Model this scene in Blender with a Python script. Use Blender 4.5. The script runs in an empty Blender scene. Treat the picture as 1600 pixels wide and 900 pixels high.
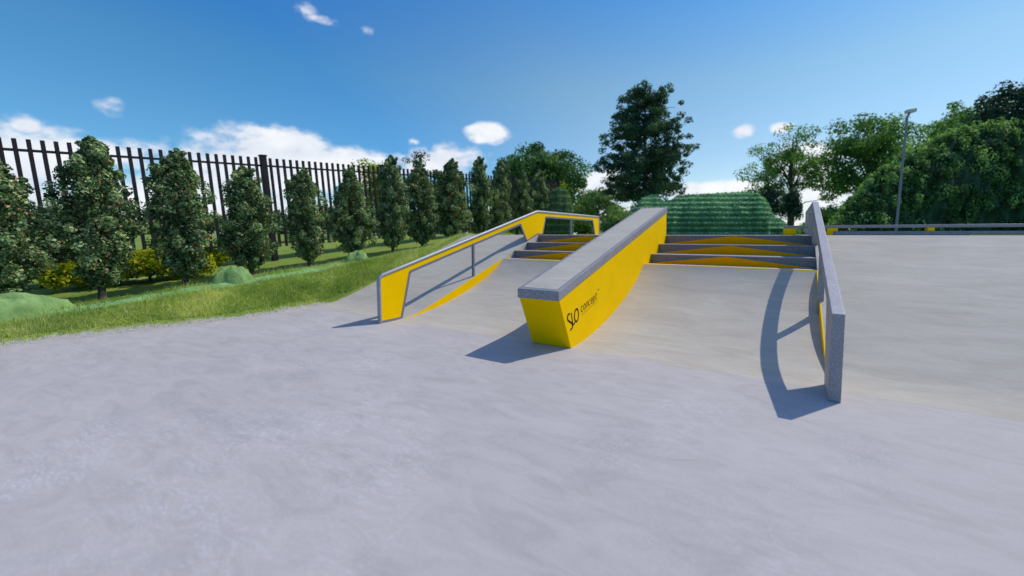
import bpy, math, random
import numpy as np
from mathutils import Vector

SC = bpy.context.scene
COL = SC.collection
H = 1.575            # deck height

# ------------------------------------------------------------------ camera measurement
XP, YP, F, HOR, VPX = 865.0, 410.0, 632.0, 366.0, 1235.0
yaw = math.atan2(VPX - XP, math.hypot(F, YP - HOR)); pit = math.atan2(YP - HOR, F)
CAM = np.array([0, 0, 1.6])
fw = np.array([-math.sin(yaw)*math.cos(pit), math.cos(yaw)*math.cos(pit), -math.sin(pit)])
rt = np.array([math.cos(yaw), math.sin(yaw), 0.0]); up = np.cross(rt, fw)
def ray(x, y):
    return fw*F + rt*(x-XP) - up*(y-YP)
def at(x, y, D):
    """world point seen at photo position x, y, D metres away along the view axis"""
    d = ray(x, y); return CAM + d*(D/F)
def onx(x, y, X):
    d = ray(x, y); return CAM + d*((X-CAM[0])/d[0])

# ------------------------------------------------------------------ materials
def new_mat(name):
    m = bpy.data.materials.new(name); m.use_nodes = True
    nt = m.node_tree; b = nt.nodes['Principled BSDF']
    return m, nt, b
def N(nt, typ, **kw):
    n = nt.nodes.new(typ)
    for k, v in kw.items():
        if k in n.inputs: n.inputs[k].default_value = v
        else: setattr(n, k, v)
    return n
def L(nt, a, b): nt.links.new(a, b)
def noise(nt, co, scale, detail=4, rough=.55, dist=0, w=None):
    n = N(nt, 'ShaderNodeTexNoise'); n.inputs['Scale'].default_value = scale
    n.inputs['Detail'].default_value = detail; n.inputs['Roughness'].default_value = rough
    n.inputs['Distortion'].default_value = dist
    if co is not None: L(nt, co, n.inputs['Vector'])
    return n.outputs['Fac']
def ramp(nt, fac, stops):
    r = N(nt, 'ShaderNodeValToRGB'); e = r.color_ramp.elements
    while len(e) < len(stops): e.new(.5)
    for i, (p, c) in enumerate(stops):
        e[i].position = p
        e[i].color = (c, c, c, 1) if isinstance(c, (int, float)) else (*c, 1)
    L(nt, fac, r.inputs['Fac']); return r.outputs['Color']
def mixc(nt, fac, a, b, mode='MIX'):
    m = N(nt, 'ShaderNodeMix'); m.data_type = 'RGBA'; m.blend_type = mode
    for s, v in ((0, fac), (6, a), (7, b)):
        if hasattr(v, 'is_linked') or hasattr(v, 'links'): L(nt, v, m.inputs[s])
        elif isinstance(v, (int, float)): m.inputs[s].default_value = v
        else: m.inputs[s].default_value = (*v, 1)
    return m.outputs[2]
def math_(nt, op, a, b=None, c=None, clamp=False):
    m = N(nt, 'ShaderNodeMath'); m.operation = op; m.use_clamp = clamp
    for i, v in enumerate((a, b, c)):
        if v is None: continue
        if isinstance(v, (int, float)): m.inputs[i].default_value = v
        else: L(nt, v, m.inputs[i])
    return m.outputs[0]
def coords(nt, scale=(1, 1, 1), rot=(0, 0, 0)):
    g = N(nt, 'ShaderNodeNewGeometry'); mp = N(nt, 'ShaderNodeMapping')
    mp.inputs['Scale'].default_value = scale; mp.inputs['Rotation'].default_value = rot
    L(nt, g.outputs['Position'], mp.inputs['Vector']); return mp.outputs['Vector']
def bump(nt, b, h, strength=.3, dist=.01):
    n = N(nt, 'ShaderNodeBump'); n.inputs['Strength'].default_value = strength
    n.inputs['Distance'].default_value = dist
    L(nt, h, n.inputs['Height']); L(nt, n.outputs['Normal'], b.inputs['Normal'])

def mat_floor():
    m, nt, b = new_mat('trowelled_floor_concrete')
    c = coords(nt); cs = coords(nt, (1.0, 2.6, 1), (0, 0, math.radians(-28)))
    big = noise(nt, c, .42, 5, .6, .4)
    col = ramp(nt, big, [(.28, (.435, .395, .368)), (.72, (.472, .430, .402))])
    mid = noise(nt, cs, 1.7, 8, .68, 1.2)
    col = mixc(nt, 1.0, col, ramp(nt, mid, [(.32, .88), (.5, 1.0), (.68, 1.08)]), 'MULTIPLY')
    # trowel scrapes: thin light and dark edges gathered in patches
    sc = noise(nt, coords(nt, (.8, 2.4, 1), (0, 0, math.radians(-40))), 2.2, 8, .66, 1.8)
    rid = math_(nt, 'SUBTRACT', 1.0, math_(nt, 'MULTIPLY', math_(nt, 'ABSOLUTE', math_(nt, 'SUBTRACT', sc, .5)), 20), clamp=True)
    patch = ramp(nt, noise(nt, c, .55, 4, .6, .8), [(.51, 0.0), (.68, 1.0)])
    brk = ramp(nt, noise(nt, coords(nt, (1, 3, 1), (0, 0, math.radians(-30))), 17, 5, .75), [(.44, .1), (.56, 1.0)])
    f1 = math_(nt, 'MULTIPLY', math_(nt, 'MULTIPLY', math_(nt, 'MULTIPLY', rid, patch), brk), .8)
    col = mixc(nt, f1, col, (.62, .58, .59))
    sc2 = noise(nt, coords(nt, (2.2, .8, 1), (0, 0, math.radians(20))), 5.0, 8, .75, 3.0)
    rid2 = math_(nt, 'SUBTRACT', 1.0, math_(nt, 'MULTIPLY', math_(nt, 'ABSOLUTE', math_(nt, 'SUBTRACT', sc2, .5)), 26), clamp=True)
    patch2 = ramp(nt, noise(nt, coords(nt, (1, 1, 1), (0, 0, 1.1)), .8, 4, .6, .5), [(.55, 0.0), (.72, 1.0)])
    col = mixc(nt, math_(nt, 'MULTIPLY', math_(nt, 'MULTIPLY', rid2, patch2), .6), col, (.24, .245, .27))
    fine = noise(nt, c, 60, 3, .7)
    col = mixc(nt, 1.0, col, ramp(nt, fine, [(.3, .95), (.7, 1.05)]), 'MULTIPLY')
    spk = ramp(nt, noise(nt, c, 23, 5, .8), [(.64, 0.0), (.70, .35)])
    col = mixc(nt, math_(nt, 'MULTIPLY', spk, patch2), col, (.22, .22, .23))
    L(nt, col, b.inputs['Base Color'])
    rr = ramp(nt, mid, [(.3, .72), (.7, .88)]); L(nt, rr, b.inputs['Roughness']); b.inputs['Specular IOR Level'].default_value = .22
    bump(nt, b, math_(nt, 'ADD', mid, math_(nt, 'MULTIPLY', fine, .35)), .22, .01)
    return m
def mat_bank():
    m, nt, b = new_mat('sanded_ramp_concrete')
    c = coords(nt); cs = coords(nt, (.7, 2.4, 2.4))
    n1 = noise(nt, cs, 1.3, 7, .62, .7)
    col = ramp(nt, n1, [(.27, (.43, .382, .308)), (.5, (.495, .442, .358)), (.75, (.565, .505, .41))])
    n2 = noise(nt, coords(nt, (.6, 3.5, 3.5), (0, 0, .15)), 6, 6, .7, 1.0)
    col = mixc(nt, 1.0, col, ramp(nt, n2, [(.3, .93), (.7, 1.06)]), 'MULTIPLY')
    st = ramp(nt, noise(nt, c, .8, 4, .6, .5), [(.45, 0.0), (.75, .35)])
    col = mixc(nt, st, col, (.44, .385, .31))
    fn = noise(nt, c, 70, 3, .7)
    col = mixc(nt, 1.0, col, ramp(nt, fn, [(.3, .95), (.7, 1.05)]), 'MULTIPLY')
    L(nt, col, b.inputs['Base Color']); b.inputs['Roughness'].default_value = .85; b.inputs['Specular IOR Level'].default_value = .2
    bump(nt, b, math_(nt, 'ADD', n2, fn), .2, .008)
    return m
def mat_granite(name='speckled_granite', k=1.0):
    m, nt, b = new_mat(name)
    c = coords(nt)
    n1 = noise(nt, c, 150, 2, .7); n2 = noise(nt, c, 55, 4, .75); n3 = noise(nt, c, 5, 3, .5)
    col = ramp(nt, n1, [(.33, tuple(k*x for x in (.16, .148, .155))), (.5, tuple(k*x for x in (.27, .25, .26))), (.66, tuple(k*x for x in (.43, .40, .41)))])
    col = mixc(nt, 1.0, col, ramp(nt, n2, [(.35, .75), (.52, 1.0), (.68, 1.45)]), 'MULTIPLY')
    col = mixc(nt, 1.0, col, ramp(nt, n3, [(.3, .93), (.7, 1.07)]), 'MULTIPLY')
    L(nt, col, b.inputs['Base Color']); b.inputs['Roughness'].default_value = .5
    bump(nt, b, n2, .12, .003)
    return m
def mat_paint(name, col, rough=.42, var=.06, spec=.12):
    m, nt, b = new_mat(name)
    c = coords(nt); n1 = noise(nt, c, 2.2, 6, .65, .5); n2 = noise(nt, c, 90, 2, .6)
    o = mixc(nt, 1.0, col, ramp(nt, n1, [(.3, 1-var), (.7, 1+var)]), 'MULTIPLY')
    L(nt, o, b.inputs['Base Color']); b.inputs['Roughness'].default_value = rough
    b.inputs['Specular IOR Level'].default_value = spec
    bump(nt, b, n2, .06, .002)
    return m
def mat_steel(name, col=(.35, .35, .38), rough=.55, metal=.45):
    m, nt, b = new_mat(name)
    c = coords(nt); n1 = noise(nt, c, 14, 5, .65)
    L(nt, mixc(nt, 1.0, col, ramp(nt, n1, [(.3, .85), (.7, 1.12)]), 'MULTIPLY'), b.inputs['Base Color'])
    b.inputs['Metallic'].default_value = metal
    L(nt, ramp(nt, n1, [(.3, rough-.06), (.7, rough+.1)]), b.inputs['Roughness'])
    return m
def mat_leaf(name, dark, mid, light, accent=None, trans=.25, acc_at=.93):
    m, nt, b = new_mat(name)
    a = N(nt, 'ShaderNodeAttribute'); a.attribute_name = 'tint'
    col = ramp(nt, a.outputs['Fac'], [(0.0, dark), (.5, mid), (.9, light)] + ([(acc_at, accent)] if accent else []))
    g = noise(nt, coords(nt), 1.6, 3, .5)
    col = mixc(nt, 1.0, col, ramp(nt, g, [(.3, (.80, .86, .84)), (.7, (1.2, 1.14, 1.02))]), 'MULTIPLY')
    L(nt, col, b.inputs['Base Color']); b.inputs['Roughness'].default_value = .65
    b.inputs['Specular IOR Level'].default_value = .12
    tr = N(nt, 'ShaderNodeBsdfTranslucent'); L(nt, mixc(nt, 1.0, col, (1.1, 1.25, .6), 'MULTIPLY'), tr.inputs['Color'])
    mx = N(nt, 'ShaderNodeMixShader'); mx.inputs[0].default_value = trans
    L(nt, b.outputs[0], mx.inputs[1]); L(nt, tr.outputs[0], mx.inputs[2])
    L(nt, mx.outputs[0], nt.nodes['Material Output'].inputs['Surface'])
    return m
def mat_bark():
    m, nt, b = new_mat('grey_brown_bark')
    c = coords(nt, (6, 6, 1.4)); n1 = noise(nt, c, 5, 6, .7, 1)
    L(nt, ramp(nt, n1, [(.3, (.035, .028, .022)), (.7, (.13, .105, .08))]), b.inputs['Base Color'])
    b.inputs['Roughness'].default_value = .9; bump(nt, b, n1, .8, .02)
    return m
def mat_ground():
    m, nt, b = new_mat('meadow_and_dirt')
    c = coords(nt)
    a = N(nt, 'ShaderNodeAttribute'); a.attribute_name = 'dirt'
    a2 = N(nt, 'ShaderNodeAttribute'); a2.attribute_name = 'moss'
    n1 = noise(nt, c, .9, 6, .65, .4); n2 = noise(nt, c, 14, 6, .75)
    n3 = noise(nt, c, .06, 3, .5)
    g = ramp(nt, n1, [(.3, (.10, .18, .03)), (.5, (.19, .27, .045)), (.72, (.34, .33, .10))])
    g = mixc(nt, ramp(nt, n3, [(.42, 0.0), (.62, .5)]), g, (.26, .33, .05))
    g = mixc(nt, 1.0, g, ramp(nt, n2, [(.3, .6), (.7, 1.35)]), 'MULTIPLY')
    g = mixc(nt, math_(nt, 'MULTIPLY', a2.outputs['Fac'], ramp(nt, n1, [(.35, .7), (.6, 1.0)])), g, (.26, .52, .24))
    d = ramp(nt, n2, [(.3, (.34, .31, .27)), (.7, (.50, .46, .42))])
    f = math_(nt, 'MULTIPLY_ADD', math_(nt, 'SUBTRACT', noise(nt, c, 3.2, 6, .7), .5), 1.3, a.outputs['Fac'])
    f = ramp(nt, f, [(.38, 0.0), (.62, 1.0)])
    L(nt, mixc(nt, f, g, d), b.inputs['Base Color']); b.inputs['Roughness'].default_value = .95
    b.inputs['Specular IOR Level'].default_value = .1
    bump(nt, b, n2, .6, .03)
    return m
def mat_simple(name, lo, hi, scale=4, rough=.8, stretch=(1, 1, 1), bs=.4):
    m, nt, b = new_mat(name)
    n1 = noise(nt, coords(nt, stretch), scale, 7, .68, .6)
    L(nt, ramp(nt, n1, [(.3, lo), (.7, hi)]), b.inputs['Base Color'])
    b.inputs['Roughness'].default_value = rough; bump(nt, b, n1, bs, .03)
    return m

M = {}
M['floor'] = mat_floor(); M['bank'] = mat_bank(); M['granite'] = mat_granite()
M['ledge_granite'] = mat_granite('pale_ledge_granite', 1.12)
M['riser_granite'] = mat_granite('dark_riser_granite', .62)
M['cap_edge'] = mat_granite('polished_edge_granite', .95)
M['yellow'] = mat_paint('yellow_coating', (.97, .57, .0), .6, .05, .03)
M['shaded_yellow'] = mat_paint('shaded_yellow_riser_coating', (1.0, .38, .0), .6, .05, .03)  # yellow coating again, with the warm tone of its shade put into the colour
M['steel'] = mat_steel('galvanised_tube')
M['frame'] = mat_paint('grey_frame_steel', (.20, .20, .215), .4)
M['black'] = mat_paint('black_lettering', (.012, .012, .012), .5)
M['fence'] = mat_paint('dark_violet_brown_fence_coating', (.028, .022, .026), .5, .2)
M['pole'] = mat_steel('lamp_post_steel', (.22, .22, .28), .5, .4)
M['lamp_head'] = mat_paint('pale_lamp_housing', (.62, .55, .48), .5)
M['bark'] = mat_bark()
M['ground'] = mat_ground()
M['leaf_row'] = mat_leaf('hornbeam_leaves', (.035, .07, .032), (.15, .24, .10), (.50, .60, .30), (.58, .32, .18), .25)
M['leaf_dark'] = mat_leaf('dark_tree_leaves', (.03, .07, .05), (.07, .13, .08), (.15, .23, .12), None, .3)
M['leaf_mid'] = mat_leaf('mid_green_leaves', (.08, .16, .05), (.16, .28, .08), (.30, .44, .13), None, .45)
M['leaf_shade'] = mat_leaf('dull_green_leaves', (.05, .11, .045), (.10, .19, .07), (.19, .30, .11), None, .35)
M['leaf_yellow'] = mat_leaf('yellow_green_leaves', (.22, .25, .012), (.44, .46, .02), (.68, .66, .05), None, .45)
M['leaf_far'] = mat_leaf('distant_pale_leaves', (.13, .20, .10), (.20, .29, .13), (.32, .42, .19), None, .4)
M['leaf_ivy'] = mat_leaf('ivy_leaves', (.03, .075, .03), (.11, .22, .07), (.46, .64, .22), None, .35)
M['leaf_hedge'] = mat_leaf('clipped_hedge_leaves', (.11, .27, .13), (.24, .46, .25), (.66, .80, .62), None, .35)
M['grass'] = mat_leaf('grass_blades', (.24, .35, .07), (.46, .54, .15), (.66, .66, .28), (.72, .64, .40), .45, .92)
M['hedge_core'] = mat_simple('hedge_inner_growth', (.13, .30, .15), (.24, .44, .24), 3, .9)
M['ivy_core'] = mat_simple('ivy_bank_growth', (.015, .04, .014), (.04, .09, .028), 2, .9)
M['mound'] = mat_simple('smooth_green_turf', (.10, .19, .05), (.28, .44, .14), 5.5, .9, (1, 1, .6), 1.0)

# ------------------------------------------------------------------ object helpers
def tag(o, label=None, cat=None, group=None, kind=None):
    if label: o['label'] = label
    if cat: o['category'] = cat
    if group: o['group'] = group
    if kind: o['kind'] = kind
    return o
def empty(name, loc, label, cat, group=None, rz=0):
    o = bpy.data.objects.new(name, None); COL.objects.link(o)
    o.empty_display_size = .2; o.location = Vector([float(v) for v in loc]); o.rotation_euler = (0, 0, rz)
    return tag(o, label, cat, group)
def mesh_obj(name, verts, faces, mat, parent=None, smooth=False, bevel=0, tint=None):
    """verts in world coordinates when parent is None or an unrotated empty"""
    me = bpy.data.meshes.new(name)
    v = np.asarray(verts, dtype=np.float32)
    if parent is not None:
        v = v - np.array(parent_off(parent), dtype=np.float32)
    if isinstance(faces, np.ndarray):
        nf, k = faces.shape
        me.vertices.add(len(v)); me.vertices.foreach_set('co', v.ravel())
        me.loops.add(nf*k); me.loops.foreach_set('vertex_index', faces.astype(np.int32).ravel())
        me.polygons.add(nf); me.polygons.foreach_set('loop_start', np.arange(0, nf*k, k, dtype=np.int32))
        me.polygons.foreach_set('loop_total', np.full(nf, k, dtype=np.int32))
        me.update(calc_edges=True); me.validate()
    else:
        me.from_pydata([tuple(map(float, x)) for x in v], [], faces); me.update()
    me.materials.append(mat)
    if tint is not None:
        at_ = me.attributes.new('tint', 'FLOAT', 'FACE'); at_.data.foreach_set('value', np.asarray(tint, dtype=np.float32))
    if smooth: me.polygons.foreach_set('use_smooth', [True]*len(me.polygons))
    o = bpy.data.objects.new(name, me); COL.objects.link(o)
    if parent is not None: o.parent = parent
    if bevel:
        md = o.modifiers.new('bevel', 'BEVEL'); md.width = bevel; md.segments = 2; md.limit_method = 'ANGLE'; md.angle_limit = math.radians(30)
        md.harden_normals = False
    return o
def parent_off(p):
    t = Vector((0, 0, 0))
    while p is not None:
        t += p.location; p = p.parent
    return tuple(t)
class MB:
    def __init__(s): s.v = []; s.f = []
    def add(s, vs, fs):
        k = len(s.v); s.v += [tuple(map(float, x)) for x in vs]; s.f += [tuple(i+k for i in f) for f in fs]; return s
    def box(s, x0, x1, y0, y1, z0, z1):
        return s.add([(x0,y0,z0),(x1,y0,z0),(x1,y1,z0),(x0,y1,z0),(x0,y0,z1),(x1,y0,z1),(x1,y1,z1),(x0,y1,z1)],
                     [(0,3,2,1),(4,5,6,7),(0,1,5,4),(1,2,6,5),(2,3,7,6),(3,0,4,7)])
    def prism(s, prof, x0, x1):
        """polygon of (y, z) points extruded along X"""
        n = len(prof)
        return s.add([(x0, y, z) for y, z in prof] + [(x1, y, z) for y, z in prof],
                     [tuple(range(n)), tuple(range(2*n-1, n-1, -1))] + [(i, i+n, (i+1) % n + n, (i+1) % n) for i in range(n)])
    def bar(s, a, b, w, h=None, upv=(0, 0, 1)):
        a = Vector([float(t) for t in a]); b = Vector([float(t) for t in b]); h = h or w
        d = (b-a).normalized(); u = Vector(upv)
        if abs(d.dot(u)) > .98: u = Vector((0, 1, 0))
        sx = d.cross(u).normalized(); sy = sx.cross(d).normalized()
        vs = [p + sx*(i*w/2) + sy*(j*h/2) for p in (a, b) for i, j in ((-1,-1),(1,-1),(1,1),(-1,1))]
        return s.add(vs, [(0,1,2,3),(7,6,5,4),(0,4,5,1),(1,5,6,2),(2,6,7,3),(3,7,4,0)])
    def tube(s, pts, rs, n=12, caps=True):
        pts = [Vector([float(t) for t in p]) for p in pts]
        if not hasattr(rs, '__len__'): rs = [rs]*len(pts)
        k = len(s.v); ref = Vector((1, 0, 0)) if abs((pts[-1]-pts[0]).normalized().x) < .9 else Vector((0, 1, 0))
        for i, p in enumerate(pts):
            d = (pts[min(i+1, len(pts)-1)] - pts[max(i-1, 0)]).normalized()
            a = d.cross(ref).normalized(); b2 = d.cross(a).normalized()
            for j in range(n):
                t = 2*math.pi*j/n; q = p + (a*math.cos(t) + b2*math.sin(t))*rs[i]; s.v.append(tuple(q))
        for i in range(len(pts)-1):
            for j in range(n):
                s.f.append((k+i*n+j, k+i*n+(j+1) % n, k+(i+1)*n+(j+1) % n, k+(i+1)*n+j))
        if caps:
            s.f.append(tuple(k+j for j in range(n))[::-1]); s.f.append(tuple(k+(len(pts)-1)*n+j for j in range(n)))
        return s
    def build(s, name, mat, parent=None, smooth=False, bevel=0):
        o = mesh_obj(name, s.v, s.f, mat, parent, smooth, bevel)
        import bmesh
        bm = bmesh.new(); bm.from_mesh(o.data); bmesh.ops.recalc_face_normals(bm, faces=bm.faces); bm.to_mesh(o.data); bm.free()
        if smooth:
            o.data.polygons.foreach_set('use_smooth', [True]*len(o.data.polygons))
            try: o.data.set_sharp_from_angle(angle=math.radians(35))
            except Exception: pass
        return o

# ------------------------------------------------------------------ ramp profiles
Y0 = 4.93
def smooth_curve(pts, n=60):
    ys = np.array([p[0] for p in pts]); zs = np.array([p[1] for p in pts])
    yy = np.linspace(ys[0], ys[-1], n); m = np.gradient(zs, ys); out = []
    for y in yy:
        i = min(max(np.searchsorted(ys, y)-1, 0), len(ys)-2); h = ys[i+1]-ys[i]; t = (y-ys[i])/h
        out.append((1+2*t)*(1-t)**2*zs[i] + t*(1-t)**2*h*m[i] + t*t*(3-2*t)*zs[i+1] + t*t*(t-1)*h*m[i+1])
    return list(zip(yy, out))
CUR = smooth_curve([(4.93, .0), (5.35, .024), (5.75, .078), (6.21, .170), (6.7, .300), (7.1, .430), (7.47, .575), (7.8, .745), (8.0, .872), (8.15, .985)], 48)
BNK = smooth_curve([(4.93, .0), (5.2, .024), (5.5, .083), (5.8, .178)], 14)[:-1] + [(5.8, .178), (9.85, H)]
def zb(y):
    return float(np.interp(y, [p[0] for p in BNK], [p[1] for p in BNK]))
def zc(y):
    return float(np.interp(y, [p[0] for p in CUR], [p[1] for p in CUR]))
XL, XR = -6.25, .42
HX0, HX1 = -3.25, -2.6
BX0 = -8.95

# floor edge by the grass
EDGE = [(-60, -13.2), (-12, -11.2), (-4, -10.0), (-1, -9.62), (.9, -9.5), (1.5, -9.47), (2.1, -9.31), (2.9, -9.06), (3.7, -8.86), (4.6, -8.93), (5.2, BX0)]
def edge_x(y):
    return float(np.interp(y, [p[0] for p in EDGE], [p[1] for p in EDGE]))
# floor slab
random.seed(4)
ys = list(np.arange(-40, -3, 1.0)) + list(np.arange(-3, 4.9, .12)) + [4.928]
pl = [(edge_x(y) + random.uniform(-.025, .025), y) for y in ys]
pl = pl + [(45, 4.928), (45, -40)]
n = len(pl)
mb = MB(); mb.add([(x, y, 0) for x, y in pl] + [(x, y, -.12) for x, y in pl], [tuple(range(n))[::-1], tuple(range(n, 2*n))] + [(i, (i+1) % n, (i+1) % n+n, i+n) for i in range(n)])
tag(mb.build('skatepark_floor', M['floor']), 'smooth blue grey trowelled concrete floor of the skatepark', None, None, 'structure')

def ramp_thing(name, prof, x0, x1, label, cat, mat):
    t = empty(name, ((x0+x1)/2, Y0, 0), label, cat)
    ytop, ztop = prof[-1]
    poly = [(Y0, -.1)] + list(prof) + [(ytop, -.1)]
    MB().prism(poly, x0, x1).build('slope', mat, t, smooth=True)
    return t
lb = ramp_thing('concrete_bank', BNK, BX0, XL, 'flat sloping concrete bank between the grass verge and the tube rail', 'skate bank', M['bank'])
rb = ramp_thing('concrete_bank', BNK, XR, 45, 'wide concrete bank rising to the right of the grey granite slide frame', 'skate bank', M['bank'])
MID = (HX0+HX1)/2
lc = ramp_thing('curved_ramp', CUR, XL, MID, 'narrow curved concrete transition between the tube rail and the yellow ledge', 'skate ramp', M['bank'])
rc = ramp_thing('curved_ramp', CUR, MID, XR, 'curved concrete transition between the yellow ledge and the grey granite frame', 'skate ramp', M['bank'])
# yellow cheeks where the curve sinks below the flat bank
def cheek(x0, x1, parent):
    yy = [p[0] for p in CUR if 5.1 < p[0] <= 8.15]
    prof = [(y, zb(y) + .001) for y in yy] + [(y, zc(y) - .03) for y in reversed(yy)]
    MB().prism(prof, x0, x1).build('side_panel', M['yellow'], parent)
cheek(XL-.001, XL+.015, lb); cheek(XR-.015, XR+.001, rb)
# coping strip on top of each curve
for par, x0, x1 in ((lc, XL+.02, HX0-.003), (rc, HX1+.003, XR-.02)):
    MB().prism([(8.13, .95), (8.135, .975), (8.15, .989), (8.162, .989), (8.162, .95)], x0, x1).build('coping', M['yellow'], par)

# stairs
ST = [(8.65, .978, 1.172), (9.25, 1.172, 1.375), (9.85, 1.375, H)]      # riser y, bottom z, top z
TREAD0 = .985
def stairs(x0, x1, label):
    t = empty('stair_set', ((x0+x1)/2, 8.15, 0), label, 'stairs', 'three step stairs beside the yellow ledge')
    MB().box(x0, x1, 8.152, 8.65, -.1, .978).build('landing', M['bank'], t)
    nxt = [9.25, 9.85, 10.3]
    for i, (y, z0, z1) in enumerate(ST):
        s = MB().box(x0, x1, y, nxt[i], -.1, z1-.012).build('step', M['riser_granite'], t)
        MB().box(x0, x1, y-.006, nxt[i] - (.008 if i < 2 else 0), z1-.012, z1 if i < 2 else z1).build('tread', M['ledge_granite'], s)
        cx = (x0+x1)/2 if x0 > -4 else (x0+x1)/2 + .02
        yy = y-.004
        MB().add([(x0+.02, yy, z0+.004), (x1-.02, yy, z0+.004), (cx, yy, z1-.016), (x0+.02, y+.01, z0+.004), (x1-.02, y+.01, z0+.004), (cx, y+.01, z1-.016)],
                 [(0,1,2),(5,4,3),(0,3,4,1),(1,4,5,2),(2,5,3,0)]).build('riser_panel', M['shaded_yellow'], s)
    return t
stairs(XL+.002, HX0-.002, 'short flight of steps between the tube rail and the yellow ledge')
stairs(HX1+.002, XR-.002, 'wider flight of steps between the yellow ledge and the grey granite frame')
# deck
mb = MB(); mb.box(BX0, XL, 9.852, 14.6, -.1, H); mb.box(XL, XR, 10.302, 14.6, -.1, H); mb.box(HX0-.0, HX1+.0, 9.9, 10.302, -.1, H); mb.box(XR, 45, 9.852, 14.6, -.1, H)
tag(mb.build('concrete_deck', M['bank']), 'raised concrete deck at the top of the ramps', None, None, 'structure')

# ------------------------------------------------------------------ hubba ledge
hb = empty('hubba_ledge', (-2.93, 4.94, 0), 'solid bright yellow sloping ledge with a grey granite cap in the middle of the stairs', 'skate ledge')
def ztop(y): return .85 + (y-4.58)*(2.245-.85)/(9.88-4.58)
YB = 9.88
prof = [(4.94, .002)] + [(y, z-.02) for y, z in CUR if y > 5.2] + [(8.3, .5), (YB, .5), (YB, ztop(YB)-.132), (4.603, ztop(4.603)-.132)]
MB().prism(prof, HX0+.004, HX1-.004).build('body', M['yellow'], hb, bevel=.006)
cp = [(4.575, ztop(4.575)-.130), (4.575, ztop(4.575)), (YB+.01, ztop(YB+.01)), (YB+.01, ztop(YB+.01)-.130)]
cap = MB().prism(cp, HX0-.006, HX1+.006).build('cap', M['granite'], hb, bevel=.007)
dz = .003
ci = [(4.635, ztop(4.635)), (4.635, ztop(4.635)+dz), (YB-.04, ztop(YB-.04)+dz), (YB-.04, ztop(YB-.04))]
MB().prism(ci, HX0+.055, HX1-.055).build('inlay', M['bank'], cap)
# writing on the yellow side: strokes in the plane of the face
FX = HX1-.004
def stroke_mesh(lines, width, name, mat, parent, closed=()):
    """each line: list of (y, z); drawn as ribbons 2.5 mm proud of the face"""
    mbx = MB()
    for li, ln in enumerate(lines):
        w = width if not isinstance(width, (list, tuple)) else width[li]
        pts = [Vector((p[0], p[1])) for p in ln]
        # catmull-rom
        q = []
        m = len(pts); cl = li in closed
        for i in range(m if cl else m-1):
            p0 = pts[(i-1) % m] if (cl or i > 0) else pts[i]; p1 = pts[i]; p2 = pts[(i+1) % m]
            p3 = pts[(i+2) % m] if (cl or i+2 < m) else p2
            for s in range(6):
                t = s/6
                q.append(.5*((2*p1) + (p2-p0)*t + (2*p0-5*p1+4*p2-p3)*t*t + (3*p1-p0-3*p2+p3)*t**3))
        if not cl: q.append(pts[-1])
        k = len(q); l2 = []; r2 = []
        for i in range(k):
            a = q[(i-1) % k] if (cl or i > 0) else q[i]; b = q[(i+1) % k] if (cl or i < k-1) else q[i]
            d = (b-a); d = d.normalized() if d.length > 1e-9 else Vector((1, 0)); nn = Vector((-d.y, d.x))
            l2.append(q[i]+nn*w/2); r2.append(q[i]-nn*w/2)
        vs = [(FX+.0025, p.x, p.y) for p in l2] + [(FX+.0025, p.x, p.y) for p in r2] + [(FX+.0005, p.x, p.y) for p in l2] + [(FX+.0005, p.x, p.y) for p in r2]
        fs = []
        for i in range(k if cl else k-1):
            j = (i+1) % k
            fs += [(i, k+i, k+j, j), (i, j, 2*k+j, 2*k+i), (k+i, 3*k+i, 3*k+j, k+j)]
        mbx.add(vs, fs)
    return mbx.build(name, mat, parent)
def lp(cx, cy):          # measured position on the photographed face -> (y, z)
    p = onx(860 + cx/8.18, 440 + cy/8.18, HX1); return (p[1], p[2])
S_ = [lp(*p) for p in [(250, 410), (231, 422), (220, 455), (225, 490), (246, 510), (272, 530), (286, 556), (284, 583), (270, 606), (258, 624)]]
L_ = [lp(*p) for p in [(270, 400), (276, 450), (283, 508), (291, 548), (303, 543), (313, 520)]]
O_ = [lp(*p) for p in [(343, 350), (322, 368), (311, 415), (313, 478), (330, 512), (350, 492), (361, 440), (357, 378)]]
stroke_mesh([S_, L_, O_], [.027, .024, .027], 'logo_lettering', M['black'], hb, closed=(2,))
# 'concept' in thin rounded letters
P0 = Vector(lp(392, 396)); P1 = Vector(lp(604, 215)); T0 = Vector(lp(388, 318))
bx = (P1-P0); uy = Vector((0, (T0-P0).length*.92))
cell = 1/7
G = {'c': [[(.82, .8), (.5, 1), (.15, .8), (.1, .5), (.15, .2), (.5, 0), (.82, .2)]],
     'o': [[(.5, 1), (.15, .8), (.1, .5), (.15, .2), (.5, 0), (.85, .2), (.9, .5), (.85, .8)]],
     'n': [[(.12, 0), (.12, .5), (.12, .95)], [(.12, .7), (.35, .97), (.65, .95), (.85, .7), (.87, .3), (.87, 0)]],
     'e': [[(.12, .52), (.5, .52), (.88, .52), (.82, .82), (.5, 1), (.18, .82), (.1, .5), (.18, .18), (.5, 0), (.82, .14)]],
     'p': [[(.12, -.35), (.12, .3), (.12, .95)], [(.12, .72), (.4, 1), (.75, .88), (.88, .5), (.75, .12), (.4, 0), (.12, .25)]],
     't': [[(.35, 1.35), (.35, .7), (.36, .25), (.55, .02), (.85, .05)], [(.08, .95), (.45, .95), (.82, .95)]]}
lines = []; closed = []
for i, ch in enumerate('concept'):
    for g in G[ch]:
        if ch == 'o': closed.append(len(lines))
        lines.append([tuple(P0 + bx*(cell*(i + a*.86)) + uy*b) for a, b in g])
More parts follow.
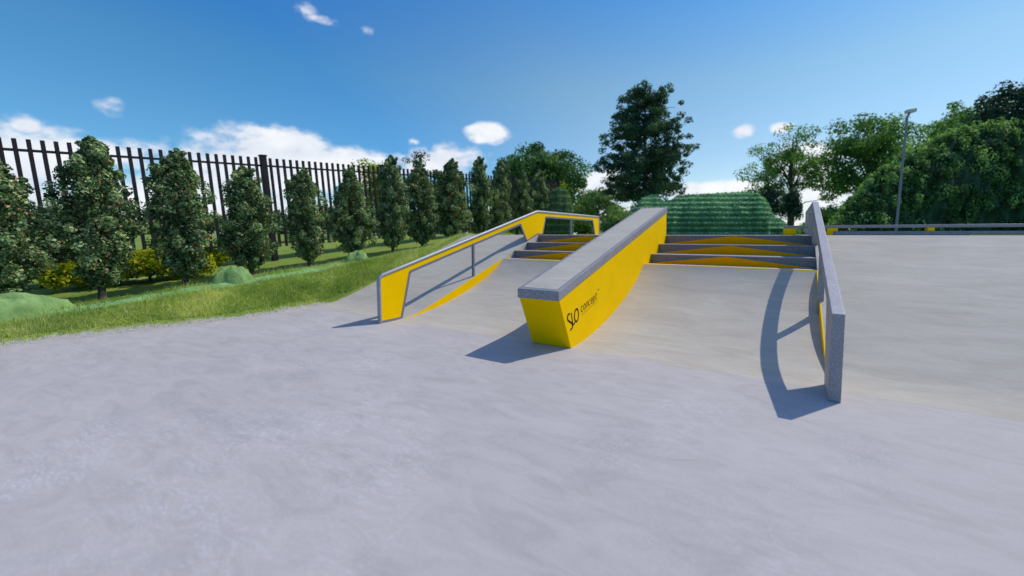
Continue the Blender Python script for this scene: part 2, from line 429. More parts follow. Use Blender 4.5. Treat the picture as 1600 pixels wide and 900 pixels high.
# small trade mark and rule under the word
for g in ([[(7.05, 1.62), (7.2, 1.62), (7.35, 1.62)], [(7.2, 1.62), (7.2, 1.5), (7.2, 1.38)], [(7.45, 1.38), (7.45, 1.62), (7.55, 1.45), (7.65, 1.62), (7.65, 1.38)]]):
    lines.append([tuple(P0 + bx*(cell*a) + uy*b) for a, b in g])
nl = len(lines)
rule = [tuple(P0 + bx*(cell*a) + uy*b) for a, b in ((.2, -.5), (3.5, -.5), (7.0, -.5))]
sep = [lp(*p) for p in ((378, 395), (383, 425), (388, 452))]
stroke_mesh(lines + [rule], [.0115]*(nl-3) + [.003]*3 + [.003], 'word_lettering', M['black'], hb, closed=closed)

# ------------------------------------------------------------------ rail / frame outline shared by both slide frames
YE = 14.24
def top(y): return .85 + (y-4.6)*(2.26-.85)/(9.85-4.6) if y < 9.85 else 2.26
W1 = [(5.08, None), (5.30, .88), (9.02, 1.87), (9.33, None)]      # first opening
W2 = [(10.14, None), (10.32, 2.11), (13.66, 2.11), (13.86, None)]
def panel_prisms(mbx, x0, x1, ins, fl):
    """solid parts between the outline (moved in by ins) and the two openings, as convex prisms"""
    t = lambda y: top(y)-ins
    mbx.prism([(4.6+ins, fl), (5.08, fl), (5.30, .88), (5.30, t(5.30)), (4.6+ins, t(4.6+ins))], x0, x1)
    mbx.prism([(5.30, .88), (9.02, 1.87), (9.02, t(9.02)), (5.30, t(5.30))], x0, x1)
    zz = zb(9.33)+.006
    mbx.prism([(9.02, 1.87), (9.33, zz), (9.85, H+.006), (9.85, t(9.85)), (9.02, t(9.02))], x0, x1)
    mbx.prism([(9.85, H+.006), (10.14, H+.006), (10.32, 2.11), (10.32, 2.26-ins), (9.85, t(9.85))], x0, x1)
    mbx.prism([(10.32, 2.11), (13.66, 2.11), (13.66, 2.26-ins), (10.32, 2.26-ins)], x0, x1)
    mbx.prism([(13.66, 2.11), (13.86, H+.006), (YE-ins, H+.006), (YE-ins, 2.26-ins), (13.66, 2.26-ins)], x0, x1)

def dedupe(o):
    import bmesh
    bm = bmesh.new(); bm.from_mesh(o.data); bmesh.ops.remove_doubles(bm, verts=bm.verts, dist=.0005)
    # faces shared inside between neighbouring prisms
    seen = {}
    for f in bm.faces: seen.setdefault(tuple(sorted(v.index for v in f.verts)), []).append(f)
    kill = [f for l in seen.values() if len(l) > 1 for f in l]
    bmesh.ops.delete(bm, geom=kill, context='FACES'); bmesh.ops.recalc_face_normals(bm, faces=bm.faces); bm.to_mesh(o.data); bm.free()

# tube rail with yellow panel
RX = -6.31
rl = empty('slide_rail', (RX, 4.6, 0), 'long round tube rail over a yellow panel, left of the stairs', 'grind rail')
o = MB(); panel_prisms(o, RX-.012, RX+.012, .03, .03); dedupe(o.build('panel', M['yellow'], rl))
r = .036
pts = [(RX, 4.62, .0), (RX, 4.62, .74), (RX, 4.625, .79), (RX, 4.65, .83), (RX, 4.70, top(4.70)-.01)]
pts += [(RX, y, top(y)-.012) for y in (5.2, 6.5, 8, 9.6, 9.8)] + [(RX, 9.92, 2.25), (RX, 10.1, 2.25), (RX, 12, 2.25), (RX, YE-.1, 2.25), (RX, YE-.05, 2.24), (RX, YE-.025, 2.2), (RX, YE-.02, 2.12), (RX, YE-.02, H)]
MB().tube(pts, r, 14).build('top_tube', M['steel'], rl, smooth=True)
mb = MB()
for a, b in ((W1[0], W1[1]), (W1[1], W1[2]), (W1[2], W1[3]), (W2[0], W2[1]), (W2[1], W2[2]), (W2[2], W2[3])):
    za = a[1] if a[1] is not None else (.02 if a[0] < 6 else zb(a[0])+.01)
    zb_ = b[1] if b[1] is not None else zb(b[0])+.01
    mb.bar((RX, a[0], za), (RX, b[0], zb_), .05, .03, (1, 0, 0))
mb.bar((RX, 4.6, .02), (RX, 5.09, .02), .05, .036, (1, 0, 0))
mb.bar((RX, 9.33, zb(9.33)+.02), (RX, 9.86, H+.03), .05, .03, (1, 0, 0)); mb.bar((RX, 9.86, H+.03), (RX, 10.16, H+.02), .05, .03, (1, 0, 0))
mb.build('opening_trim', M['frame'], rl)
for y in (7.12, 11.93):
    zt = (np.interp(y, [5.3, 9.02], [.88, 1.87]) if y < 9 else 2.11) + .0
    MB().bar((RX, y, zb(y)-.02 if y < 9 else H), (RX, y, zt), .05, .05).build('support_post', M['frame'], rl)

# granite slide frame
GX0, GX1 = .366, .470
gl = empty('granite_frame', (.418, 4.58, 0), 'narrow speckled grey granite slide frame right of the stairs, thick slab on edge', 'skate ledge')
o = MB(); panel_prisms(o, GX0, GX1, .0, .0); oo = o.build('slab', M['ledge_granite'], gl); dedupe(oo)
md = oo.modifiers.new('bevel', 'BEVEL'); md.width = .005; md.segments = 2; md.limit_method = 'ANGLE'; md.angle_limit = math.radians(40)
for y in (7.12, 11.93):
    zt = (np.interp(y, [5.3, 9.02], [.88, 1.87]) if y < 9 else 2.11)
    MB().box(GX0+.012, GX1-.012, y-.04, y+.04, zc(y) if y < 8 else H, zt+.02).build('support_post', M['granite'], gl)

# ------------------------------------------------------------------ low grind bar on the far deck
gb = empty('grind_bar', (4, 12, H), 'low grey granite bar on yellow blocks above a flat pad, far right on the deck', 'skate ledge')
def onY(x, y, Y):
    d = ray(x, y); return CAM + d*((Y-CAM[1])/d[1])
MB().box(onY(1224, 350, 12)[0], 14, 12.0, 12.22, 1.752, 1.818).build('bar', M['granite'], gb, bevel=.006)
MB().box(onY(1303, 361, 12)[0], 14, 11.99, 12.9, H, 1.672).build('pad', M['granite'], gb, bevel=.006)
MB().box(onY(1303, 361, 12)[0]+2.4, 14, 11.965, 11.988, H, 1.595).build('pad_trim', M['yellow'], gb)
for a, b, z in ((1224, 1244, H), (1293, 1309, 1.675), (1449, 1460, 1.675)):
    MB().box(onY(a, 360, 12)[0], onY(b, 360, 12)[0], 11.985, 12.2, z, 1.751).build('support_block', M['yellow'], gb)
MB().box(onY(1293, 360, 12)[0], onY(1301, 360, 12)[0], 11.984, 12.2, H, 1.674).build('support_block', M['yellow'], gb)
for xx in (7.0, 10.0, 13.0):
    MB().box(xx, xx+.14, 11.985, 12.2, 1.675, 1.751).build('support_block', M['yellow'], gb)

# ------------------------------------------------------------------ ground
def clampi(y, a, b, z0, z1): return z0 + (z1-z0)*min(max((y-a)/(b-a), 0), 1)
def zl(base, y, cap):
    v = base + .095*y
    if y < -1: v = base - .095 + .03*(y+1)
    return max(.04, min(v, cap + .15*(1-math.exp(-max(0, v-cap)))) if v > cap else v)
def z_left(x, y):
    e = edge_x(y)
    ze = (-.012 if y < Y0 else zb(min(y, 9.85)) - .02)
    if y > 9.85: ze = H-.03
    ctrl = [(e+.02, ze), (e-.22, ze + .035), (-10.45, zl(.20, y, 1.42)), (-10.75, zl(.16, y, 1.42)), (-11.1, zl(.11, y, 1.45)), (-12.6, zl(.09, y, 1.45)), (-14.6, zl(.16, y, 1.5)), (-18, zl(.25, y, 1.5)), (-30, zl(.15, y, 1.5)), (-80, 1.0), (-300, 1.2)]
    if e < -9.9:
        sh = -9.9 - e
        ctrl = [ctrl[0], ctrl[1]] + [(c[0]-sh, c[1]) for c in ctrl[2:9]] + ctrl[9:]
    xs_ = [c[0] for c in ctrl][::-1]; zs_ = [c[1] for c in ctrl][::-1]
    return float(np.interp(x, xs_, zs_))
def ground_z(x, y):
    e = edge_x(y)
    far = math.hypot(x, y)
    z_back = 1.545
    if x < e + .02 and y < 60:
        z = z_left(x, y)
        if y > 18: k = min(1, (y-18)/14); z = z*(1-k) + z_back*k
        return z
    if y > 14.35: return z_back if y > 14.5 else -.2 + (y-14.35)/.15*(z_back+.2)
    if y > 60: return z_back
    return -.2
def axis(segs):
    out = []
    for a, b, s in segs: out += list(np.arange(a, b, s))
    return out + [segs[-1][1]]
gx = axis([(-3000, -300, 300), (-300, -60, 30), (-60, -20, 4), (-20, -12, .5), (-12, -8.4, .10), (-8.4, 50, 6), (50, 300, 25), (300, 3000, 300)])
gy = axis([(-3000, -300, 300), (-300, -40, 30), (-40, -4, 3), (-4, 14.2, .14), (14.2, 14.7, .05), (14.7, 30, 1.0), (30, 60, 6), (60, 300, 30), (300, 3000, 300)])
random.seed(2)
V = []; dirt = []; moss = []
for y in gy:
    for x in gx:
        z = ground_z(x, y); e = edge_x(y)
        d = e - x
        if -.05 < d < 6 and -4 < y < 16:
            z += .02*math.sin(x*7+y*3)*math.sin(y*5.1) * min(1, max(0, d)) + random.uniform(-.006, .006)*min(1, max(0, d)*3)
        V.append((x, y, z))
        dirt.append(max(0.0, 1 - max(0, d-.10)/.36) if (y < 5.3 and d > -.3) else (.55*max(0, 1-d/.2) if d > -.1 and y < 10 else 0))
        moss.append(math.exp(-((x+10.52)/.26)**2) if -4 < y < 12 else 0)
nx = len(gx); ny = len(gy)
idx = np.arange(nx*ny).reshape(ny, nx)
Fc = np.stack([idx[:-1, :-1].ravel(), idx[:-1, 1:].ravel(), idx[1:, 1:].ravel(), idx[1:, :-1].ravel()], 1)
g = mesh_obj('ground', V, Fc, M['ground'], smooth=True)
for nm, vals in (('dirt', dirt), ('moss', moss)):
    a_ = g.data.attributes.new(nm, 'FLOAT', 'POINT'); a_.data.foreach_set('value', np.array(vals, dtype=np.float32))
tag(g, 'grassy ground around the skatepark, worn pale along the concrete', None, None, 'structure')

# ------------------------------------------------------------------ foliage tools
def leaf_arrays(C, Nn, size, rng, aspect=.62, droop=0.0, szvar=.4):
    n = len(C)
    nn = Nn + rng.normal(0, .55, (n, 3)); nn /= np.linalg.norm(nn, axis=1)[:, None] + 1e-9
    a = rng.normal(0, 1, (n, 3)); a[:, 2] -= droop
    a -= (a*nn).sum(1)[:, None]*nn; a /= np.linalg.norm(a, axis=1)[:, None] + 1e-9
    b = np.cross(nn, a)
    s = size*(1 + rng.uniform(-szvar, szvar, n))[:, None]
    base = C - a*s*.5; tip = C + a*s*.5; mid = C - a*s*.05
    l = mid + b*s*aspect*.5 + nn*s*.10; r_ = mid - b*s*aspect*.5 + nn*s*.10
    V = np.stack([base, r_, tip, l], 1).reshape(-1, 3)
    k = np.arange(n)*4
    Ft = np.stack([np.stack([k, k+1, k+2], 1), np.stack([k, k+2, k+3], 1)], 1).reshape(-1, 3)
    return V, Ft
def clump_leaves(cl, rng, per, size, flat=1.0, fill=.55, droop=0.0, aspect=.62, accent=0.0, top_light=.0):
    """cl: rows of x, y, z, radius, tint"""
    cl = np.asarray(cl); n = len(cl)*per
    ci = np.repeat(np.arange(len(cl)), per)
    d = rng.normal(0, 1, (n, 3)); d /= np.linalg.norm(d, axis=1)[:, None]
    rr = cl[ci, 3]*(rng.uniform(fill**3, 1.12, n))**(1/3)
    C = cl[ci, :3] + d*rr[:, None]*np.array([1, 1, flat])
    nn = d.copy(); nn[:, 2] += .35
    V, Ft = leaf_arrays(C, nn, size, rng, aspect, droop)
    t = np.clip(cl[ci, 4] + rng.normal(0, .16, n), 0.0, .89)
    if accent: t = np.where(rng.random(n) < accent, 1.0, t)
    return V, Ft, np.repeat(t, 2)

def limb(mbx, a, b, r0, r1, rng, n=5, seg=7, sag=.08):
    a = np.array(a, float); b = np.array(b, float); Ln = np.linalg.norm(b-a)
    pts = []
    for i in range(n+1):
        t = i/n; p = a + (b-a)*t; p[2] += sag*Ln*math.sin(math.pi*t)
        if 0 < i < n: p = p + rng.normal(0, .02*Ln, 3)
        pts.append(p)
    mbx.tube(pts, list(np.linspace(r0, r1, n+1)), seg, True)

def make_tree(name, base, label, cat, group, clumps, trunk, limbs, mat, per, size, rng, flat=1.0, fill=.55, droop=0, accent=0, aspect=.62):
    """clumps relative to base; trunk: list of (x, y, z, r); limbs: (from point, to point, r0, r1)"""
    t = empty(name, base, label, cat, group)
    V, Ft, tt = clump_leaves(clumps, rng, per, size, flat, fill, droop, aspect, accent)
    V = V + np.array(base)
    mesh_obj('crown', V, Ft, mat, t, tint=tt)
    m = MB(); m.tube([tuple(np.array(p[:3])+np.array(base)) for p in trunk], [p[3] for p in trunk], 9)
    tr = m.build('trunk', M['bark'], t, smooth=True)
    if limbs:
        m = MB()
        for a, b, r0, r1 in limbs: limb(m, np.array(a)+np.array(base), np.array(b)+np.array(base), r0, r1, rng, 4, 5)
        m.build('limb', M['bark'], t, smooth=True)
    return t
def copy_tree(o, loc, rz, sc, label=None):
    r_ = o.copy(); COL.objects.link(r_); r_.location = Vector([float(v) for v in loc]); r_.rotation_euler = (0, 0, rz); r_.scale = sc
    if label: r_['label'] = label
    for ch in o.children:
        c = ch.copy(); COL.objects.link(c); c.parent = r_
    return r_

# row of hornbeam-like trees
def hedge_tree_clumps(rng, Hh=2.9, rmax=.69):
    cl = []
    prof = lambda u: rmax*(np.interp(u, [0, .06, .2, .4, .6, .78, .9, 1.0], [.24, .62, .94, 1.0, .88, .66, .44, .15]))
    lob = [(rng.uniform(0, 6.28), rng.uniform(.1, .95), rng.uniform(.10, .30)) for _ in range(22)]
    for i in range(330):
        u = rng.uniform(0, 1)**.9; th = rng.uniform(0, 6.28)
        R = prof(u)
        for a, uu, s in lob:
            dd = ((th-a+math.pi) % (2*math.pi) - math.pi)
            R += s*math.exp(-(dd/.55)**2-((u-uu)/.09)**2)
        k = rng.uniform(.45, 1.0) * (.78 + .22*math.sin(3*th+9*u)*math.sin(14*u+th))
        rad = rng.uniform(.07, .15)*(1 if u < .85 else .7)
        rr = max(0.0, R*k - rad*.5)
        cl.append((rr*math.cos(th), rr*math.sin(th), .30 + u*(Hh-.36), rad, np.clip(rng.normal(.45, .27), 0, .88)))
    for i in range(120):
        u = rng.uniform(.0, .93); th = rng.uniform(0, 6.28); rr = prof(u)*rng.uniform(0, .42)
        cl.append((rr*math.cos(th), rr*math.sin(th), .34 + u*(Hh-.5), .16, .3))
    # a few shoots sticking out of the top
    for i in range(16):
        a = rng.uniform(0, 6.28); q = rng.uniform(0, .2); cl.append((q*math.cos(a), q*math.sin(a), Hh-.04+rng.uniform(-.2, .12)-q*.6, .045, .55))
    return cl
protos = []
T_BASE = [(-11.64, 1.13, .36, 2.75), (-11.56, 2.32, .35, 3.12), (-11.47, 3.56, .49, 2.93), (-11.38, 4.79, .63, 2.66), (-11.29, 6.14, .71, 2.63),
          (-11.2, 7.38, .86, 2.72), (-11.11, 8.64, .98, 3.18), (-11.02, 9.89, 1.11, 2.94), (-10.93, 11.13, 1.22, 3.15), (-10.83, 12.57, 1.32, 3.34),
          (-10.73, 13.95, 1.41, 3.30), (-10.64, 15.35, 1.48, 3.02), (-10.54, 16.69, 1.54, 3.23)]
ROW = 'small upright leafy trees in a row along the grass verge'
LBL = ['reddish flecked bushy tree cut off by the left edge of the photo', 'tallest looking bushy tree near the left edge, second in the row',
       'bushy tree third in the row from the left', 'bushy tree right of the rounded green mound, fourth in the row', 'fifth bushy tree in the row, just right of the wide fence post',
       'sixth bushy tree in the row, behind the small green mound', 'tall pointed bushy tree, seventh in the row beyond the second fence post', 'eighth bushy tree in the row, paler and rounder topped',
       'ninth bushy tree in the row, behind the front leg of the tube rail', 'tenth bushy tree in the row, above the sloping part of the tube rail',
       'eleventh bushy tree in the row, narrow and dark', 'twelfth bushy tree in the row, slightly lower than its neighbours', 'last small bushy tree of the row, beside the green screen bush']
for vi in range(3):
    rng = np.random.default_rng(20+vi)
    bx_, by_, bz_, hh = T_BASE[[1, 0, 2][vi]]
    bz_ = ground_z(bx_, by_)-.02
    clp = hedge_tree_clumps(rng)
    tk = [(0, 0, -.05, .075), (0, 0, .1, .06), (.01, 0, .6, .05), (0, .01, 1.5, .035), (0, 0, 2.5, .012)]
    lm = []
    for c in clp[:40]:
        z0 = max(.25, c[2]-.35); lm.append(((0, 0, z0), c[:3], .014, .004))
    t = make_tree('hedge_tree', (bx_, by_, bz_), LBL[[1, 0, 2][vi]], 'tree', ROW, clp, tk, lm, M['leaf_row'], 62, .060, rng, 1.0, .3, .3, accent=.05)
    t.scale = (1, 1, hh/2.9); protos.append(t)
rnd = random.Random(5)
for i, (x, y, z, hh) in enumerate(T_BASE):
    if i in (0, 1, 2): continue
    s = rnd.uniform(.84, 1.06)
    c_ = copy_tree(protos[(i*2) % 3], (x + rnd.uniform(-.08, .08), y, ground_z(x, y)-.02), rnd.uniform(0, 6.28), (s, s*rnd.uniform(.9, 1.08), hh/2.9), LBL[i])
    c_.rotation_euler.x = rnd.uniform(-.02, .02); c_.rotation_euler.y = rnd.uniform(-.03, .03)

# ------------------------------------------------------------------ fence
fd = np.array([.07, .998, .065]); fd /= np.linalg.norm(fd)
F0 = np.array([-14.38, 2.0, .9])
fperp = np.array([0, -.065, 1.0]); fperp /= np.linalg.norm(fperp)
fn_ = empty('palisade_fence', (-14.4, 1.6, .5), 'long dark metal fence of tall square pickets behind the row of trees', 'fence')
def fpt(y, h):   # point on the fence line at plan position y, h metres up the picket
    s = (y - F0[1])/fd[1]; return F0 + fd*s + fperp*h
PH = 2.75
posts = [-4.9, -.9, 3.1, 6.56, 10.57, 14.58, 18.59, 22.9]
for i, py in enumerate(posts):
    a = fpt(py, -.75); b = fpt(py, PH+.04)
    m = MB(); m.bar(a, b, .15, .15, (0, 1, 0))
    po = m.build('post', M['fence'], fn_, bevel=.006)
    MB().bar(fpt(py, PH+.041), fpt(py, PH+.085), .175, .175, (0, 1, 0)).build('post_cap', M['fence'], po)
    if i < len(posts)-1:
        m = MB()
        y0, y1 = py+.12, posts[i+1]-.12
        for h in (PH-.24, .13):
            m.bar(fpt(y0-.04, h), fpt(y1+.04, h), .05, .055)
        npk = int(round((y1-y0-.14)/.19))+1
        for k in range(npk):
            yy = y0 + .07 + (y1-y0-.14)*k/(npk-1)
            m.bar(fpt(yy, 0), fpt(yy, PH), .062, .062, (0, 1, 0))
        m.build('fence_panel', M['fence'], fn_)

# ------------------------------------------------------------------ mounds on the verge
def mound(cx, cy, z0, rx, ry, h, seed, label, boxy=.0):
    rng = np.random.default_rng(seed); nu, nv = 30, 14
    vs = []; fs = []
    ph = rng.uniform(0, 6, 6)
    for j in range(nv+1):
        v = j/nv
        for i in range(nu):
            a = 2*math.pi*i/nu
            rr = (1-v)
            w = 1 + .14*math.sin(3*a+ph[0]) + .09*math.sin(5*a+ph[1]+3*v) + rng.normal(0, .02)
            p = 2.0 + boxy*2
            hz = h*(1-rr**p)**(1/1.6) * (1 + .07*math.sin(2*a+ph[2]+4*v))
            vs.append((cx + rx*rr*w*math.cos(a), cy + ry*rr*w*math.sin(a), z0 - .08 + (h+.08)*(hz/h) + (.022*math.sin(9*a+7*v) + .03*math.sin(4*a+ph[3]-5*v) + rng.normal(0, .006))*rr**.5))
    for j in range(nv):
        for i in range(nu):
            fs.append((j*nu+i, j*nu+(i+1) % nu, (j+1)*nu+(i+1) % nu, (j+1)*nu+i))
    o = mesh_obj('grass_mound', vs, fs, M['mound'], smooth=True)
    return tag(o, label, 'mound', 'smooth green mounds along the verge')
mound(-10.6, 1.0, ground_z(-10.6, 1.0), .34, .74, .36, 1, 'long flat topped pale green mound on the verge at the left edge of the photo', .9)
mound(-10.55, 4.10, ground_z(-10.55, 4.1), .22, .40, .30, 2, 'rounded green mound on the verge below the fourth tree of the row', .4)
mound(-10.52, 7.05, ground_z(-10.52, 7.05), .2, .34, .26, 3, 'small domed blue green mound on the verge left of the tube rail', .2)

# ------------------------------------------------------------------ grass blades on the verge
rng = np.random.default_rng(9)
nb = 150000
yy = rng.uniform(-1.6, 12.5, nb); uu = rng.uniform(0, 1, nb)
ex = np.array([edge_x(y) for y in yy])
wv = np.where(yy > 9.9, 1.4, 1.9)
hole = rng.random(nb)
xx = ex - .06 - uu*wv
keep = (uu*1.9 > .30*rng.random(nb)) & (xx > -11.2)
keep &= ~((np.abs(xx+10.52) < .25) & (hole < .85))
keep &= ~((uu*1.9 < .32) & (rng.random(nb) < .75) & (yy < 5.2))
xx, yy = xx[keep], yy[keep]
# thin out in patches
pt_ = np.sin(xx*3.1+yy*1.3)*np.sin(yy*2.3-xx*1.7)
zz = np.array([ground_z(a, b) for a, b in zip(xx, yy)])
n = len(xx); hgt = rng.uniform(.03, .095, n)*(1+.5*pt_)*np.where(rng.random(n) < .08, 1.7, 1.0)
th = rng.uniform(0, 6.28, n); w = rng.uniform(.003, .0065, n)
lean = rng.normal(0, .035, (n, 2)) + np.array([.018, .008])
B = np.stack([xx, yy, zz-.012], 1); sd = np.stack([np.cos(th)*w, np.sin(th)*w, np.zeros(n)], 1)
mid = B + np.stack([lean[:, 0]*.4, lean[:, 1]*.4, hgt*.6], 1); tip = B + np.stack([lean[:, 0]*1.3, lean[:, 1]*1.3, hgt], 1)
Vg = np.stack([B-sd, B+sd, mid+sd*.7, tip, mid-sd*.7], 1).reshape(-1, 3)
k = np.arange(n)*5
Fg = np.concatenate([np.stack([k, k+1, k+2], 1), np.stack([k, k+2, k+4], 1), np.stack([k+4, k+2, k+3], 1)])
tn = np.clip(.5 + .30*np.sin(xx*2+yy*.9+1.3*np.sin(yy*1.7)) + .12*np.sin(yy*5+xx*6) + rng.normal(0, .2, n), 0, .9); tn = np.where(rng.random(n) < .10, 1.0, tn)
go = mesh_obj('grass', Vg, Fg, M['grass'], tint=np.concatenate([tn, tn, tn]))
tag(go, 'short green grass with yellowed blades on the verge beside the concrete', 'grass', None, 'stuff')

# ------------------------------------------------------------------ background vegetation
def broad_clumps(rng, rx, rz, zc_, n, cr, shape='dome', light=.45, ry=None, hollow=.45):
    cl = []; ry = ry or rx
    while len(cl) < n:
        d = rng.normal(0, 1, 3); d /= np.linalg.norm(d)
        k = rng.uniform(hollow, 1.0)
        if shape == 'dome' and d[2] < -.55: continue
        p = np.array([d[0]*rx*k, d[1]*ry*k, zc_ + d[2]*rz*k])
        w = 1 + .16*math.sin(4*math.atan2(d[1], d[0])+zc_+d[2]*3) + rng.normal(0, .05)
        p[:2] *= w
        cl.append((*p, cr*rng.uniform(.6, 1.3), np.clip(rng.normal(light, .16), 0, .85)))
    return cl
def limbs_for(cl, rng, n, z0, z1, r0):
    out = []
    for i in rng.choice(len(cl), min(n, len(cl)), replace=False):
        c = cl[i]; zs = min(max(z0, c[2]*.6), z1); out.append(((0, 0, zs), c[:3], r0, r0*.18))
    return out
def big_tree(name, px, D, pxl, pxr, pytop, pybot, mat, label, cat='tree', group=None, seed=0, ncl=90, cr=None, per=90, leaf=None, flat=.7, light=.45, hollow=.45, trunk_r=None, base_z=1.5):
    rng = np.random.default_rng(seed)
    b = at(px, 364, D); b[2] = base_z
    rx = (pxr-pxl)/2*D/F; zt = at(px, pytop, D)[2]-base_z; zbm = at(px, pybot, D)[2]-base_z
    rz = (zt-zbm)/2; zc_ = (zt+zbm)/2
    cr = cr or rx*.20; leaf = leaf or max(.12, D*.008)
    cl = broad_clumps(rng, rx-cr*.7, rz-cr*.5, zc_, ncl, cr, light=light, hollow=hollow)
    tr = trunk_r or zt*.022
    tk = [(0, 0, -.1, tr*1.25), (0, 0, .5, tr), (.05*rx, 0, zc_*.6, tr*.8), (0, .03*rx, zc_, tr*.55), (.02*rx, 0, zt*.9, tr*.12)]
    return make_tree(name, tuple(b), label, cat, group, cl, tk, limbs_for(cl, rng, 26, zbm*.7, zc_*1.2, tr*.35), mat, per, leaf, rng, flat, .3)

big_tree('broadleaf_tree', 848, 58, 762, 932, 216, 366, M['leaf_shade'], 'large dome shaped mid green tree behind the end of the tree row', seed=31, ncl=190, per=110, leaf=.42, cr=1.5, light=.4, hollow=.3)
big_tree('broadleaf_tree', 930, 66, 880, 985, 290, 362, M['leaf_far'], 'lower green tree right of the dome shaped tree, above the end of the tube rail', seed=32, ncl=80, per=90, leaf=.4)

# tall tiered dark tree
rng = np.random.default_rng(41)
D = 34; b = at(1005, 364, D); b[2] = 1.5; s = D/F
cl = []; lm = []
for i in range(120):
    u = i/120; z = (364-305 + u*(305-140))*s; z = z + rng.normal(0, .3)
    R = np.interp(u, [0, .12, .3, .5, .7, .85, .95, 1], [46, 70, 78, 70, 52, 36, 24, 8])*s
    a = rng.uniform(0, 6.28)
    if R < .5: k = .6
    else: k = 1
    R *= rng.uniform(.72, 1.08)
    e_ = np.array([math.cos(a)*R*k, math.sin(a)*R*k, z + rng.uniform(-.2, .35)])
    lm.append(((0, 0, max(.6, z-.3*R*.6)), tuple(e_), .05, .012))
    m_ = int(2 + R/.55)
    for j in range(m_):
        t = (j+1)/m_; t = .15 + .85*t
        q = np.array([0, 0, z-.1*R])*(1-t) + e_*t
        q += rng.normal(0, .26*(.4+t), 3)*np.array([1, 1, .8])
        cl.append((*q, rng.uniform(.28, .60)*(1.15-.35*t), np.clip(rng.normal(.42, .2), 0, .85)))
tk = [(0, 0, -.2, .30), (0, 0, 1.5, .24), (.05, 0, 5, .18), (0, 0, 9, .10), (0, 0, (364-134)*s, .02)]
make_tree('tiered_tree', tuple(b), 'tall dark conical tree with tiered open branches in the middle of the photo', 'tree', None, cl, tk, lm, M['leaf_dark'], 70, .17, rng, .68, .15)

# right background trees
big_tree('airy_tree', 1232, 46, 1160, 1310, 196, 352, M['leaf_mid'], 'open airy tree with sky showing through, behind the right end of the striped hedge', seed=51, ncl=130, per=80, leaf=.24, cr=.9, light=.4, hollow=.4)
big_tree('broadleaf_tree', 1352, 44, 1268, 1440, 172, 358, M['leaf_mid'], 'big spreading green tree left of the lamp post', seed=52, ncl=180, per=100, leaf=.30, cr=1.15, light=.34, hollow=.4)
big_tree('broadleaf_tree', 1495, 48, 1405, 1590, 160, 330, M['leaf_mid'], 'big yellowish green tree behind the ivy bank, right of the lamp post', seed=53, ncl=180, per=100, leaf=.33, cr=1.2, light=.55, hollow=.4)
big_tree('dark_shrub', 1238, 30, 1220, 1257, 288, 362, M['leaf_dark'], 'upright dark shrub in front of the airy tree', 'shrub', seed=54, ncl=46, per=90, leaf=.16, cr=.38, flat=1.1, light=.15, hollow=.3)
big_tree('dark_shrub', 1200, 40, 1170, 1228, 285, 362, M['leaf_dark'], 'low dark bushy tree at the right end of the striped hedge', 'shrub', seed=55, ncl=50, per=90, leaf=.2, cr=.6, light=.3, hollow=.3)
big_tree('dark_shrub', 1290, 38, 1262, 1330, 318, 364, M['leaf_mid'], 'low green bush seen either side of the granite frame', 'shrub', seed=56, ncl=50, per=80, leaf=.2, cr=.5, light=.4, hollow=.3)
big_tree('rounded_conifer', 1636, 23, 1536, 1740, 108, 290, M['leaf_dark'], 'very dark rounded tree top above the ivy bank at the right edge', 'tree', seed=57, ncl=330, per=90, leaf=.17, cr=.5, flat=1.1, light=.08, hollow=.8)

# behind the fence
big_tree('yellow_green_tree', 600, 24, 550, 650, 238, 362, M['leaf_yellow'], 'yellow green tree behind the fence between the sixth and seventh trees', seed=61, ncl=60, per=90, leaf=.15, cr=.5, light=.25, base_z=1.2, hollow=.3)
big_tree('yellow_green_tree', 690, 30, 648, 735, 262, 362, M['leaf_mid'], 'yellow green bushy tree behind the eighth tree of the row', seed=62, ncl=60, per=90, leaf=.18, cr=.6, light=.5, base_z=1.3, hollow=.3)
rng = np.random.default_rng(63)
D = 33; b = at(661, 364, D); b[2] = 1.3; s = D/F
cl = [(rng.normal(0, .9*(1-u*.6)), rng.normal(0, .9*(1-u*.6)), (60+u*68)*s, rng.uniform(.3, .55), .3) for u in np.linspace(0, 1, 34)]
make_tree('small_pine', tuple(b), 'small dark pine top showing above the row of trees', 'tree', None, cl, [(0, 0, -.1, .16), (0, 0, 3, .12), (0, 0, 128*s, .03)], [((0, 0, c[2]-.4), c[:3], .04, .01) for c in cl[::2]], M['leaf_dark'], 60, .16, rng, .6, .2)
big_tree('yellow_green_tree', 872, 33, 845, 892, 276, 362, M['leaf_yellow'], 'yellow green bushy tree above the green screen bush', seed=64, ncl=46, per=90, leaf=.17, cr=.5, light=.2, hollow=.3)

